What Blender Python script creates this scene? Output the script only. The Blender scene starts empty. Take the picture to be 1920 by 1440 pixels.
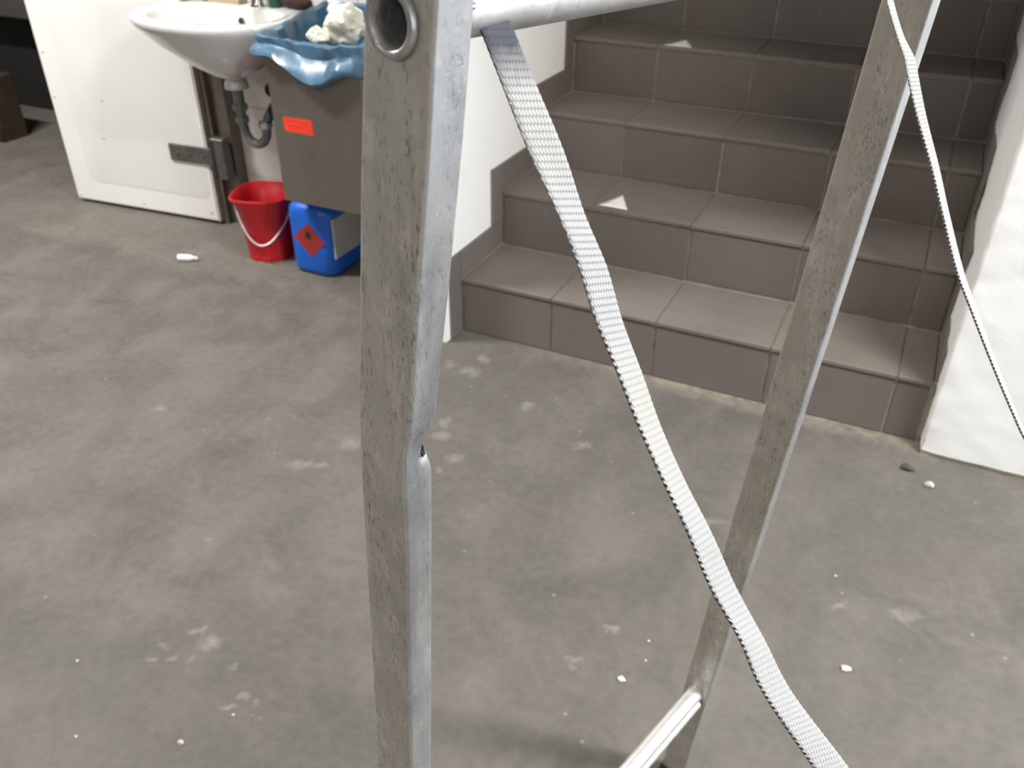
import bpy, bmesh, math, random
from mathutils import Vector, Matrix, noise

random.seed(7)
D = bpy.data
SC = bpy.context.scene
COL = SC.collection

# ------------------------------------------------------------------ camera
# world frame: X along the stair risers, Y up the flight, Z up; metres
CAM_C = Vector((1.2211, -2.1948, 1.4176))
CAM_F = Vector((-0.3594, 0.7573, -0.5453))
CAM_R = Vector((0.9019, 0.4320, 0.0055))
CAM_U = Vector((-0.2398, 0.4898, 0.8382))
cd = D.cameras.new('camera')
cd.sensor_fit = 'HORIZONTAL'; cd.sensor_width = 36.0
cd.lens = 1625.08 / 1920 * 36
cd.clip_start = 0.02
cd.dof.use_dof = True; cd.dof.focus_distance = 0.50; cd.dof.aperture_fstop = 17
cam = D.objects.new('camera', cd); COL.objects.link(cam)
cam.matrix_world = Matrix(((CAM_R.x, CAM_U.x, -CAM_F.x, CAM_C.x), (CAM_R.y, CAM_U.y, -CAM_F.y, CAM_C.y),
                           (CAM_R.z, CAM_U.z, -CAM_F.z, CAM_C.z), (0, 0, 0, 1)))
SC.camera = cam

# ------------------------------------------------------------------ world, exposure
w = D.worlds.new('world'); SC.world = w; w.use_nodes = True
w.node_tree.nodes['Background'].inputs[0].default_value = (0.62, 0.72, 0.85, 1)
w.node_tree.nodes['Background'].inputs[1].default_value = 0.3
SC.view_settings.view_transform = 'Standard'
SC.view_settings.look = 'None'
SC.view_settings.gamma = 1.0
SC.view_settings.exposure = 0.30
SC.view_settings.use_curve_mapping = False
SC.cycles.adaptive_threshold = .025; SC.cycles.max_bounces = 6; SC.cycles.diffuse_bounces = 3; SC.cycles.glossy_bounces = 3
SC.cycles.caustics_reflective = False; SC.cycles.caustics_refractive = False
CEIL = 3.30
LAMP_POWER = 80.0
WINDOW_POWER = 11.0
# ceiling lamps (x, y, length along x) are built with the room further down
LAMPS = [(-2.1, -1.15, 1.5, 1.75, 'long fluorescent ceiling lamp before the washbasin and the white door'), (2.7, -1.25, 1.2, 1.60, 'long fluorescent ceiling lamp before the white wall right of the stairs'),
         (-1.4, -5.6, 1.5, .68, 'long fluorescent ceiling lamp at the rear left of the hall'), (2.4, -5.6, 1.5, .68, 'long fluorescent ceiling lamp at the rear right of the hall')]

# ------------------------------------------------------------------ helpers
class MB:
    def __init__(s): s.v = []; s.f = []; s.uv = None
    def add(s, vs, fs):
        o = len(s.v); s.v += [tuple(p) for p in vs]; s.f += [tuple(i + o for i in f) for f in fs]; return s
    def box(s, x0, x1, y0, y1, z0, z1):
        return s.add([(x0,y0,z0),(x1,y0,z0),(x1,y1,z0),(x0,y1,z0),(x0,y0,z1),(x1,y0,z1),(x1,y1,z1),(x0,y1,z1)],
                     [(0,3,2,1),(4,5,6,7),(0,1,5,4),(1,2,6,5),(2,3,7,6),(3,0,4,7)])
    def obox(s, c, ax, ay, az, bev=0.0):
        """box centred at c with half-axis vectors; bev chamfers the edges seen from the az side"""
        c = Vector(c); ax = Vector(ax); ay = Vector(ay); az = Vector(az)
        vs = [c + ax*i + ay*j + az*k for k in (-1, 1) for i, j in ((-1,-1),(1,-1),(1,1),(-1,1))]
        if not bev:
            return s.add(vs, [(0,3,2,1),(4,5,6,7),(0,1,5,4),(1,2,6,5),(2,3,7,6),(3,0,4,7)])
        fx = 1 - bev/ax.length; fy = 1 - bev/ay.length; fz = 1 - bev/az.length
        v2 = [c + ax*i + ay*j - az for i, j in ((-1,-1),(1,-1),(1,1),(-1,1))]
        v3 = [c + ax*i + ay*j + az*fz for i, j in ((-1,-1),(1,-1),(1,1),(-1,1))]
        v4 = [c + ax*i*fx + ay*j*fy + az for i, j in ((-1,-1),(1,-1),(1,1),(-1,1))]
        fs = [(0,3,2,1),(8,9,10,11)]
        for b in (0, 4):
            for i in range(4):
                j = (i+1) % 4; fs.append((b+i, b+j, b+4+j, b+4+i))
        return s.add(v2+v3+v4, fs)
    def loft(s, rings, cap0=True, cap1=True, closed=True):
        n = len(rings[0]); vs = [p for r in rings for p in r]; fs = []
        for k in range(len(rings)-1):
            for i in range(n if closed else n-1):
                j = (i+1) % n
                fs.append((k*n+i, k*n+j, (k+1)*n+j, (k+1)*n+i))
        if cap0: fs.append(tuple(reversed(range(n))))
        if cap1: fs.append(tuple((len(rings)-1)*n+i for i in range(n)))
        return s.add(vs, fs)
    def tube(s, pts, r, n=10, caps=True):
        pts = [Vector(p) for p in pts]; rr = r if isinstance(r, (list, tuple)) else [r]*len(pts)
        rings = []; up = None
        for i, p in enumerate(pts):
            t = (pts[min(i+1, len(pts)-1)] - pts[max(i-1, 0)]).normalized()
            if up is None:
                a = Vector((0,0,1)) if abs(t.z) < .9 else Vector((1,0,0))
                up = (a - t*a.dot(t)).normalized()
            else:
                up = (up - t*up.dot(t)).normalized()
            b = t.cross(up)
            rings.append([p + (up*math.cos(2*math.pi*k/n) + b*math.sin(2*math.pi*k/n))*rr[i] for k in range(n)])
        return s.loft(rings, caps, caps)
    def lathe(s, prof, c, axis=(0,0,1), n=24, cap0=True, cap1=True):
        c = Vector(c); a = Vector(axis).normalized()
        u = a.orthogonal().normalized(); b = a.cross(u)
        return s.loft([[c + a*z + (u*math.cos(2*math.pi*k/n) + b*math.sin(2*math.pi*k/n))*r for k in range(n)] for r, z in prof], cap0, cap1)

ORG = {}
def link(name, data, parent, origin):
    o = D.objects.new(name, data); COL.objects.link(o)
    if parent is not None:
        o.parent = parent; o.location = Vector(origin) - ORG[parent.name]
    else:
        o.location = origin
    ORG[o.name] = Vector(origin)
    return o
def mesh(mb, m, origin=(0,0,0), smooth=None, name='mesh'):
    o = Vector(origin)
    me = D.meshes.new(name); me.from_pydata([tuple(Vector(p) - o) for p in mb.v], [], mb.f)
    bm = bmesh.new(); bm.from_mesh(me); bmesh.ops.recalc_face_normals(bm, faces=bm.faces); bm.to_mesh(me); bm.free()
    if mb.uv:
        l = me.uv_layers.new(name='UVMap')
        for lp in me.loops: l.data[lp.index].uv = mb.uv[lp.vertex_index]
    me.materials.append(m)
    if smooth is not None:
        me.shade_smooth(); me.set_sharp_from_angle(angle=math.radians(smooth))
    return me
def tag(o, label=None, cat=None, group=None, kind=None):
    if label: o['label'] = label
    if cat: o['category'] = cat
    if group: o['group'] = group
    if kind: o['kind'] = kind
    return o
def empty(name, loc, label, cat, group=None, kind=None):
    o = D.objects.new(name, None); COL.objects.link(o); o.location = loc; o.empty_display_size = .05
    ORG[o.name] = Vector(loc)
    return tag(o, label, cat, group, kind)
def part(name, mb, m, parent, smooth=None, label=None):
    og = ORG[parent.name]
    o = link(name, mesh(mb, m, og, smooth, name), parent, og)
    if label: o['label'] = label
    return o
def thing(name, mb, m, origin, label, cat, smooth=None, group=None, kind=None):
    return tag(link(name, mesh(mb, m, origin, smooth, name), None, origin), label, cat, group, kind)
def lerp(a, b, t): return a + (b-a)*t
def sstep(a, b, x):
    t = max(0, min(1, (x-a)/(b-a))); return t*t*(3-2*t)

# ------------------------------------------------------------------ materials
class NT:
    def __init__(s, name):
        s.m = D.materials.new(name); s.m.use_nodes = True; s.t = s.m.node_tree; s.b = s.t.nodes['Principled BSDF']
        s.co = None
    def n(s, typ, ins=None, **kw):
        nd = s.t.nodes.new('ShaderNode' + typ)
        for k, v in kw.items(): setattr(nd, k, v)
        for k, v in (ins or {}).items(): s.set(nd.inputs[k], v)
        return nd
    def set(s, sock, v):
        if isinstance(v, bpy.types.NodeSocket): s.t.links.new(v, sock)
        else: sock.default_value = v
    def pos(s):
        if not s.co: s.co = s.n('NewGeometry').outputs['Position']
        return s.co
    def objco(s): return s.n('TexCoord').outputs['Object']
    def noise(s, scale, detail=4, rough=.55, co=None, dist=0, sc=None):
        co = co or s.pos()
        if sc: co = s.n('Mapping', {'Vector': co, 'Scale': sc}).outputs[0]
        return s.n('TexNoise', {'Vector': co, 'Scale': scale, 'Detail': detail, 'Roughness': rough, 'Distortion': dist}).outputs['Fac']
    def ramp(s, fac, stops, interp='LINEAR'):
        r = s.n('ValToRGB', {'Fac': fac}); cr = r.color_ramp; cr.interpolation = interp
        while len(cr.elements) < len(stops): cr.elements.new(.5)
        for e, (p, c) in zip(cr.elements, stops):
            e.position = p; e.color = (c, c, c, 1) if isinstance(c, (int, float)) else (*c, 1)
        return r.outputs[0]
    def mix(s, f, a, b, blend='MIX'):
        nd = s.n('Mix', None, data_type='RGBA', blend_type=blend)
        s.set(nd.inputs[0], f)
        for i, v in ((6, a), (7, b)):
            s.set(nd.inputs[i], v if isinstance(v, bpy.types.NodeSocket) else (*v, 1))
        return nd.outputs[2]
    def math(s, op, a, b=0.0, clamp=False):
        nd = s.n('Math', None, operation=op, use_clamp=clamp); s.set(nd.inputs[0], a); s.set(nd.inputs[1], b); return nd.outputs[0]
    def bump(s, h, strength=.2, dist=.002, normal=None):
        nd = s.n('Bump', {'Height': h, 'Strength': strength, 'Distance': dist})
        if normal: s.set(nd.inputs['Normal'], normal)
        return nd.outputs[0]
    def out(s, col=None, rough=None, metal=None, normal=None, **kw):
        for k, v in (('Base Color', col), ('Roughness', rough), ('Metallic', metal), ('Normal', normal)):
            if v is None: continue
            if isinstance(v, tuple): v = (*v, 1)
            s.set(s.b.inputs[k], v)
        for k, v in kw.items(): s.set(s.b.inputs[k.replace('_', ' ')], v)
        return s.m
def plain(name, col, rough=.5, metal=0.0, var=.12, scale=12, bump=0.0, **kw):
    t = NT(name); f = t.noise(scale, 5)
    c = t.mix(t.ramp(f, [(.3, 0.0), (.7, 1.0)]), tuple(x*(1-var) for x in col), tuple(min(1, x*(1+var)) for x in col))
    nm = t.bump(t.noise(scale*8, 3), bump, .002) if bump else None
    return t.out(c, t.math('ADD', t.math('MULTIPLY', f, .12), rough-.06), metal, nm, **kw)

PALE = [(0.149,-1.375,.0284,.0261),(0.104,-1.363,.0199,.0134),(0.072,-1.424,.013,.0116),(0.111,-1.435,.0161,.0126),(0.147,-1.43,.0139,.0138),(0.236,-1.403,.0127,.0121),(0.303,-1.448,.0143,.0151),(0.334,-1.451,.0112,.0099),(0.293,-1.48,.0172,.0086),(0.35,-1.471,.008,.0072),(0.074,-1.46,.015,.0126),(0.019,-.68,.0347,.0395),(0.007,-.799,.0278,.0137),(-.062,-1.144,.0112,.015),(0.148,-.137,.0301,.0356),(0.144,-.22,.0359,.0403),(0.066,-.209,.0265,.0318),(0.228,-.545,.0322,.0299),(0.304,-.621,.0339,.0208),(0.294,-.684,.0194,.0178),(0.206,-.486,.0179,.0233),(1.304,-.703,.0301,.0128),(1.428,-.677,.0456,.0256),(0.987,-.564,.0439,.0156),(0.84,-1.095,.0215,.0133),(-.049,-.819,.0418,.0231),(0.884,-.982,.0201,.0115),(-.565,-.784,.0365,.0142),(0.377,-.308,.0247,.0247),(0.587,-.418,.0376,.0193)]
DARK = [(0.036,-1.062,.0303,.0133),(0.085,-.958,.0234,.01),(-.358,-1.11,.0345,.0153),(0.128,-.88,.0106,.0124),(0.289,-.267,.0142,.0144),(0.453,-.523,.0171,.014),(0.317,-.51,.0146,.0123),(0.443,-.379,.012,.0103),(-.643,-1.133,.0358,.017),(-.807,-1.099,.0143,.0132),(0.26,-1.069,.0485,.0172),(0.745,-.065,.0131,.0125),(0.167,-1.16,.0713,.0304),(0.452,-.74,.0159,.0121),(0.272,-.956,.0378,.0149)]

def floor_mat():
    t = NT('concrete_floor'); P = t.pos()
    big = t.noise(1.1, 5, .6); mid = t.noise(5, 6, .62, dist=.4); fine = t.noise(42, 5, .65)
    streak = t.noise(4.5, 5, .6, sc=(1.0, .35, 1))
    c = t.mix(t.ramp(mid, [(.38, 0.0), (.62, 1.0)]), (.082, .075, .065), (.136, .125, .109))
    c = t.mix(t.math('MULTIPLY', t.ramp(big, [(.38, 0.0), (.62, 1.0)]), .5), c, (.142, .134, .119))
    c = t.mix(t.math('MULTIPLY', t.ramp(streak, [(.46, 0.0), (.64, 1.0)]), .5), c, (.092, .084, .075))
    c = t.mix(t.math('MULTIPLY', t.ramp(fine, [(.4, 0.0), (.75, 1.0)]), .3), c, (.20, .187, .163))
    c = t.mix(t.math('MULTIPLY', t.ramp(fine, [(.28, 1.0), (.40, 0.0)]), .5), c, (.095, .087, .077))
    # worn pale flakes, dark scuffs: stains with their own outlines
    warp = t.n('TexNoise', {'Vector': P, 'Scale': 28.0, 'Detail': 3.0}).outputs['Color']
    wv = t.n('VectorMath', {0: warp, 1: (.5, .5, .5)}, operation='SUBTRACT').outputs[0]
    wv = t.n('VectorMath', {0: wv, 3: .06}, operation='SCALE').outputs[0]
    PW = t.n('VectorMath', {0: P, 1: wv}, operation='ADD').outputs[0]
    PR = t.n('VectorRotate', {'Vector': PW, 'Center': (0, 0, 0), 'Axis': (0, 0, 1), 'Angle': -.45}).outputs[0]
    ca, sa = math.cos(-.45), math.sin(-.45)
    def blobs(lst, soft):
        acc = None
        for x, y, rx, ry in lst:
            xr, yr = x*ca - y*sa, x*sa + y*ca
            v = t.n('VectorMath', {0: PR, 1: (xr, yr, 0)}, operation='SUBTRACT').outputs[0]
            v = t.n('VectorMath', {0: v, 1: (1/rx, 1/ry, 0)}, operation='MULTIPLY').outputs[0]
            l = t.n('VectorMath', {0: v}, operation='LENGTH').outputs['Value']
            acc = l if acc is None else t.math('MINIMUM', acc, l)
        return t.n('MapRange', {0: acc, 1: 1.0, 2: 1.0 - soft, 3: 0.0, 4: 1.0}).outputs[0]
    pa = blobs(PALE, .75); da = blobs(DARK, .9)
    c = t.mix(t.math('MULTIPLY', t.math('MULTIPLY', pa, t.ramp(t.noise(55, 4), [(.3, .25), (.6, 1.0)])), .62), c, (.27, .256, .225))
    c = t.mix(t.math('MULTIPLY', da, .5), c, (.085, .078, .07))
    # sandy dust swept along the foot of the stairs and the wall
    sx = t.n('SeparateXYZ', {0: PW})
    strip = t.n('MapRange', {0: sx.outputs[1], 1: -.075, 2: -.01, 3: 0.0, 4: 1.0}).outputs[0]
    strip = t.math('MULTIPLY', strip, t.n('MapRange', {0: sx.outputs[0], 1: .25, 2: .8, 3: .15, 4: .85}).outputs[0])
    strip = t.math('MULTIPLY', strip, t.ramp(t.noise(30, 4), [(.35, .3), (.6, 1.0)]))
    c = t.mix(strip, c, (.31, .27, .215))
    # tiny pale specks
    vo = t.n('TexVoronoi', {'Vector': P, 'Scale': 16.0, 'Randomness': 1.0})
    sp = t.n('MapRange', {0: vo.outputs['Distance'], 1: .075, 2: .05, 3: 0.0, 4: .8}).outputs[0]
    rnd = t.n('SeparateColor', {0: vo.outputs['Color']}).outputs[0]
    sp = t.math('MULTIPLY', sp, t.math('GREATER_THAN', rnd, .72))
    c = t.mix(t.math('MULTIPLY', sp, .6), c, (.34, .32, .285))
    h = t.math('ADD', t.math('MULTIPLY', fine, .6), t.math('MULTIPLY', mid, .8))
    rg = t.math('ADD', t.math('MULTIPLY', mid, .25), .58)
    return t.out(c, rg, 0.0, t.bump(h, .25, .004))

def tile_mat(name, dust):
    t = NT(name)
    rnd = t.n('ObjectInfo').outputs['Random']
    a = t.mix(rnd, (.132, .112, .100), (.160, .138, .123))
    f = t.noise(7, 5, .6, dist=.5)
    a = t.mix(t.math('MULTIPLY', t.ramp(f, [(.4, 0.0), (.7, 1.0)]), .4), a, (.175, .155, .138))
    a = t.mix(t.math('MULTIPLY', t.ramp(t.noise(60, 3), [(.62, 0.0), (.75, 1.0)]), .25), a, (.3, .27, .235))
    if dust:
        d = t.ramp(t.noise(3.5, 5, .6, sc=(1, 2.5, 1)), [(.3, .35), (.7, 1.0)])
        a = t.mix(t.math('MULTIPLY', d, dust), a, (.27, .24, .21))
    return t.out(a, t.math('ADD', t.math('MULTIPLY', f, .2), .42), 0.0, t.bump(t.noise(55, 4), .12, .0015))

def alu_mat(name, dull, tint=(.60, .60, .61), dirt=(.27, .245, .205), pit=.62):
    """weathered extruded aluminium: oxide, grime streaks along the length, pits and pale scuffs"""
    t = NT(name); P = t.pos()
    st = t.noise(60, 5, .65, sc=(1, 1, .10)); bl = t.noise(24, 5, .65); fine = t.noise(260, 3, .6, sc=(1, 1, .25)); spk = t.noise(560, 4, .65, sc=(1, 1, .30))
    scuff = t.noise(75, 5, .7, sc=(1, 1, .45))
    c = t.mix(t.ramp(bl, [(.35, 0.0), (.65, 1.0)]), tuple(x*.74 for x in tint), tint)
    c = t.mix(t.math('MULTIPLY', t.ramp(scuff, [(.56, 0.0), (.66, 1.0)]), .55), c, tuple(min(1, x*1.35) for x in tint))
    grime = t.math('MULTIPLY', t.ramp(st, [(.36, 0.0), (.62, 1.0)]), dull)
    c = t.mix(grime, c, dirt)
    # runs of little pits, gathered in vertical tracks
    track = t.ramp(t.noise(95, 3, .5, sc=(1, 1, .03)), [(.42, 0.0), (.56, 1.0)])
    pits = t.math('MULTIPLY', t.ramp(spk, [(.54, 0.0), (.62, 1.0)]), t.math('ADD', t.math('MULTIPLY', track, .75), .12))
    c = t.mix(t.math('MULTIPLY', pits, pit), c, (.10, .09, .075))
    c = t.mix(t.math('MULTIPLY', t.ramp(spk, [(.25, 1.0), (.32, 0.0)]), .7), c, (.88, .88, .88))
    rg = t.math('ADD', t.math('ADD', .33, t.math('MULTIPLY', grime, .3)), t.math('MULTIPLY', bl, .14))
    mt = t.math('SUBTRACT', .92, t.math('MULTIPLY', grime, .6))
    h = t.math('SUBTRACT', t.math('ADD', t.math('MULTIPLY', fine, .35), t.math('MULTIPLY', st, .5)), t.math('MULTIPLY', pits, .8))
    return t.out(c, rg, mt, t.bump(h, .35, .0006))

def strap_mat():
    t = NT('white_webbing'); uv = t.n('TexCoord').outputs['UV']; sx = t.n('SeparateXYZ', {0: uv})
    u, v = sx.outputs[0], sx.outputs[1]
    # rows of little loops: v in metres along, u 0..1 across
    low = t.n('MapRange', {0: v, 1: .10, 2: .24, 3: 0.0, 4: 1.0}).outputs[0]          # further down the weave runs obliquely
    vs = t.math('ADD', v, t.math('MULTIPLY', t.math('MULTIPLY', u, low), .007))
    row = t.math('FRACT', t.math('MULTIPLY', vs, 1/.0033))
    par = t.math('MULTIPLY', t.math('FLOOR', t.math('MULTIPLY', vs, 1/.0033)), .5)
    colm = t.math('FRACT', t.math('ADD', t.math('MULTIPLY', u, 10.0), par))
    dr = t.math('MULTIPLY', t.math('ABSOLUTE', t.math('SUBTRACT', row, .5)), t.math('SUBTRACT', 1.0, t.math('MULTIPLY', low, .22))); dc = t.math('ABSOLUTE', t.math('SUBTRACT', colm, .5))
    loop = t.math('ADD', t.math('POWER', t.math('MULTIPLY', dr, 2.0), 2.0), t.math('POWER', t.math('MULTIPLY', dc, 2.0), 2.0))
    gap = t.ramp(loop, [(.62, 0.0), (1.0, 1.0)])
    c = t.mix(t.math('MULTIPLY', gap, .7), (.37, .373, .37), (.12, .128, .132))
    c = t.mix(t.math('MULTIPLY', t.ramp(t.noise(70, 4), [(.58, 0.0), (.72, 1.0)]), .35), c, (.30, .28, .24))
    yel = t.ramp(t.noise(9, 2), [(.5, 0.0), (.7, 1.0)])
    c = t.mix(t.math('MULTIPLY', yel, .25), c, (.47, .44, .34))
    navy_shade = t.n('MapRange', {0: t.math('ADD', v, t.math('MULTIPLY', t.noise(180, 2), .012)), 1: .024, 2: .046, 3: 1.0, 4: 0.0}).outputs[0]  # navy tint: the rung's shade painted onto the top of the strap
    c = t.mix(t.math('MULTIPLY', navy_shade, .95), c, (.022, .026, .045))
    # black marker threads stitched along one selvedge
    ed = t.math('LESS_THAN', u, .05); zz = t.math('GREATER_THAN', t.math('FRACT', t.math('MULTIPLY', v, 1/.0036)), .5)
    zz = t.math('MULTIPLY', zz, t.n('MapRange', {0: v, 1: .08, 2: .16, 3: .25, 4: 1.0}).outputs[0])
    c = t.mix(t.math('MULTIPLY', ed, zz), c, (.03, .03, .032))
    return t.out(c, .75, 0.0, t.bump(gap, .5, -.0006))

def brushed_mat():
    t = NT('brushed_stainless')
    st = t.noise(9, 4, .6, sc=(28, 28, .35)); bl = t.noise(3, 4)
    c = t.mix(st, (.22, .205, .18), (.31, .29, .26))
    c = t.mix(t.math('MULTIPLY', t.ramp(bl, [(.4, 0.0), (.7, 1.0)]), .3), c, (.19, .175, .15))
    return t.out(c, t.math('ADD', t.math('MULTIPLY', st, .15), .38), .85, t.bump(st, .06, .001))

def plaster_mat(name, col):
    t = NT(name); f = t.noise(5, 5, .6); g = t.noise(38, 5, .6)
    c = t.mix(t.ramp(f, [(.35, 0.0), (.7, 1.0)]), tuple(x*.95 for x in col), col)
    c = t.mix(t.math('MULTIPLY', t.ramp(g, [(.66, 0.0), (.76, 1.0)]), .35), c, tuple(x*.72 for x in col))
    return t.out(c, .7, 0.0, t.bump(t.math('ADD', t.math('MULTIPLY', g, .4), f), .35, .006))

M = dict(
    floor=floor_mat(), tile=tile_mat('brown_tile', 0), tread=tile_mat('brown_tile_dusty', .36),
    grout=plain('grout', (.34, .30, .25), .85, 0, .25, 25, .2),
    plaster=plaster_mat('white_plaster', (.86, .86, .85)), plaster_stair=plaster_mat('stair_wall_paint', (.93, .915, .875)),
    core=plain('bare_render', (.36, .32, .25), .9, 0, .35, 22, .4),
    ceiling=plain('ceiling_paint', (.50, .49, .47), .8, 0, .04), hallwall=plain('hall_wall_paint', (.36, .335, .30), .8, 0, .1, 3),
    wtile=plain('white_wall_tile', (.78, .75, .72), .25, 0, .03), wgrout=plain('pale_grout', (.52, .49, .46), .8),
    door=plain('door_enamel', (.83, .83, .815), .35, 0, .015, 4), cream=plain('cream_edge', (.56, .54, .43), .5, 0, .12, 30),
    frame=plain('frame_steel', (.20, .18, .155), .45, .55, .12, 14), dsteel=plain('dark_hinge_steel', (.145, .14, .13), .42, .6, .2, 30, .1),
    rivet=plain('rivet_grey', (.55, .55, .54), .4, .3),
    ceramic=plain('white_ceramic', (.68, .68, .67), .14, 0, .01, 3, Coat_Weight=.5),
    chrome=plain('chrome', (.72, .72, .73), .12, 1.0, .05), gplast=plain('grey_plastic', (.20, .20, .195), .35, 0, .12),
    black=plain('black_plastic', (.014, .014, .016), .4, 0, .2), hole=plain('dark_void', (.012, .011, .01), .8),
    bin=brushed_mat(), bag=plain('blue_bag_film', (.080, .175, .275), .30, 0, .3, 22, .0, Coat_Weight=.35),
    paper=plain('paper_towel', (.86, .85, .77), .85, 0, .05, 40, .3), scrap=plain('scrap_paper', (.84, .83, .79), .75, 0, .04),
    red=plain('red_plastic', (.50, .010, .018), .33, 0, .12, 9), blue=plain('blue_plastic', (.010, .125, .62), .36, 0, .12, 9),
    handle=plain('handle_wire', (.62, .58, .56), .35, .5, .1), orange=plain('orange_sticker', (.88, .055, .022), .5, 0, .06),
    ink=plain('dark_ink', (.02, .016, .016), .6), inkred=plain('dark_red_ink', (.42, .03, .02), .6),
    ghs=plain('red_hazard_label', (.33, .030, .022), .55, 0, .1), glabel=plain('grey_label', (.42, .42, .42), .55, 0, .06, 30),
    tube=plain('white_tube_plastic', (.88, .88, .86), .25, 0, .03), tubecap=plain('grey_cap', (.52, .51, .47), .4),
    near=alu_mat('weathered_aluminium', .40, (.54, .55, .565), (.27, .25, .22), .32), outer=alu_mat('brownish_aluminium', .8, (.74, .725, .70), (.43, .41, .37)), far=alu_mat('weathered_aluminium_dull', .85, (.70, .675, .63), (.39, .365, .31)), rung=alu_mat('rung_aluminium', .3, (.62, .62, .62), (.3, .28, .25), .25),
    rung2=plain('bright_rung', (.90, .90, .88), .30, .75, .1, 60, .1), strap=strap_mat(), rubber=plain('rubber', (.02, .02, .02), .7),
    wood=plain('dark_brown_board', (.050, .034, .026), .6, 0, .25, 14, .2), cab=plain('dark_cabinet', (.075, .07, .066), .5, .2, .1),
    crumb=plain('pale_crumb', (.60, .57, .50), .85, 0, .2, 60), crumbd=plain('dark_crumb', (.07, .068, .066), .7, 0, .3, 60), crumbl=plain('lilac_crumb', (.55, .53, .58), .7, 0, .2, 60),
    maroon=plain('maroon_cloth', (.035, .010, .010), .85), green=plain('green_bottle', (.010, .075, .045), .3), beige=plain('beige_tray', (.40, .33, .22), .6),
    luminaire=plain('lamp_housing', (.75, .75, .74), .4),
)
def glow(name, col, strength):
    m = D.materials.new(name); m.use_nodes = True; nt = m.node_tree; nt.nodes.remove(nt.nodes['Principled BSDF'])
    e = nt.nodes.new('ShaderNodeEmission'); e.inputs[0].default_value = (*col, 1); e.inputs[1].default_value = strength
    nt.links.new(e.outputs[0], nt.nodes['Material Output'].inputs[0]); return m
M['pane'] = glow('daylit_frosted_glass', (.78, .88, 1.0), WINDOW_POWER)
M['lamp'] = glow('lamp_tube', (1.0, .96, .88), 6.0)

# ------------------------------------------------------------------ dimensions of the place
RH, TD = .19129, .29722              # riser, going
JO = [0.0, .31306, .64636, .97966, 1.31296, 1.401]   # joints along a riser
NST = 9
WB = .43                              # back wall plane
SR = 1.412                            # right stair wall plane
SL = -.010                            # left stair wall plane

# ------------------------------------------------------------------ floor, walls, ceiling
thing('floor', MB().box(-6, 6.2, -7, 4.6, -.12, 0), M['floor'], (0, 0, 0), 'worn grey-beige concrete floor with pale flakes and dark scuffs', 'floor', kind='structure')

# back wall behind the washbasin: core, then large pale tiles
wb = empty('wall_back', (-.7, WB, 0), 'pale tiled wall behind the washbasin and steel bin', 'wall', kind='structure')
part('wall_core', MB().box(-1.33, -.20, WB+.008, WB+.2, 0, CEIL).box(-6, -1.33, WB+.008, WB+.2, 2.3, CEIL), M['wgrout'], wb)
tw, th = .36, .28
tm = {}
for i in range(4):
    for j in range(8):
        x0 = -1.33 + i*tw; x1 = min(x0+tw, -.20); z0 = max(0, j*th - .077); z1 = (j+1)*th - .077
        if x1 - x0 < .03: continue
        key = (round(x1-x0, 3), round(z1-z0, 3))
        if key not in tm:
            a, b = (x1-x0)/2 - .0012, (z1-z0)/2 - .0012
            tm[key] = mesh(MB().obox((0, .004, 0), (a, 0, 0), (0, 0, b), (0, -.004, 0), .001), M['wtile'], name='wall_tile')
        link('wall_tile', tm[key], wb, ((x0+x1)/2, WB, (z0+z1)/2))

# left wall of the stairs (its end stands just in front of the first riser)
mb = MB()
thing('wall_left', MB().box(-.21, SL, -.098, 3.6, .0, 4.4), M['plaster_stair'], (-.11, 1, 0), 'cream white wall along the left side of the tiled stairs', 'wall', kind='structure')

# right wall: rough plaster wrapped round the corner over a recessed core
def wall_right():
    root = empty('wall_right', (SR, -.06, 0), 'bright white rough plaster wall at the right of the stairs', 'wall', kind='structure')
    part('wall_core', MB().box(SR+.004, 6.2, -.055, .16, 0, CEIL).box(SR+.004, 1.7, .0, 3.6, 0, 4.4), M['core'], root)
    path = []
    x = 6.2
    while x > SR + 1.2: path.append((x, -.06, 0, -1)); x -= .4
    while x > SR + .012: path.append((x, -.06, 0, -1)); x -= .02
    for k in range(7):
        a = k/6*math.pi/2; r = .008
        path.append((SR + r - r*math.sin(a), -.06 + r - r*math.cos(a), -math.sin(a), -math.cos(a)))
    y = -.02
    while y < 1.6: path.append((SR, y, -1, 0)); y += .02
    while y < 3.6: path.append((SR, y, -1, 0)); y += .25
    zs = [.016 + .0008*k*k*.3 for k in range(4)] + [.03 + .014*k for k in range(1, 62)] + [1.0 + .25*k for k in range(14)]
    zs = sorted(set(round(z, 4) for z in zs))
    vs, fs = [], []
    n = len(path)
    for zi, z in enumerate(zs):
        for (px, py, nx, ny) in path:
            p = Vector((px*6, py*6, z*6))
            amp = .0028 if ny < -.5 else .0052
            d = amp*(noise.noise(p) + .5*noise.noise(p*2.7) + .35*noise.noise(p*7))
            corner = abs(nx*ny) > .02
            near = math.exp(-((px-SR)**2 + (py+.06)**2)/.0009)
            # chipped arris and crumbled bottom edge
            ch = max(0, noise.noise(Vector((3.1, 7.7, z*17)))*1.4 + .35*noise.noise(Vector((1, 2, z*60))))
            d -= near*ch*.004
            if z < .14: d -= near*(.14-z)/.14*.003*(1+noise.noise(Vector((z*90, 0, 5))))
            zz = z
            if zi == 0: zz = z + .008*noise.noise(Vector((px*14, py*14, 1.5))) + .004; d -= .006
            vs.append((px + nx*d, py + ny*d, zz))
    for k in range(len(zs)-1):
        for i in range(n-1):
            fs.append((k*n+i, k*n+i+1, (k+1)*n+i+1, (k+1)*n+i))
    part('plaster_coat', MB().add(vs, fs), M['plaster'], root, 60)
wall_right()

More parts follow.
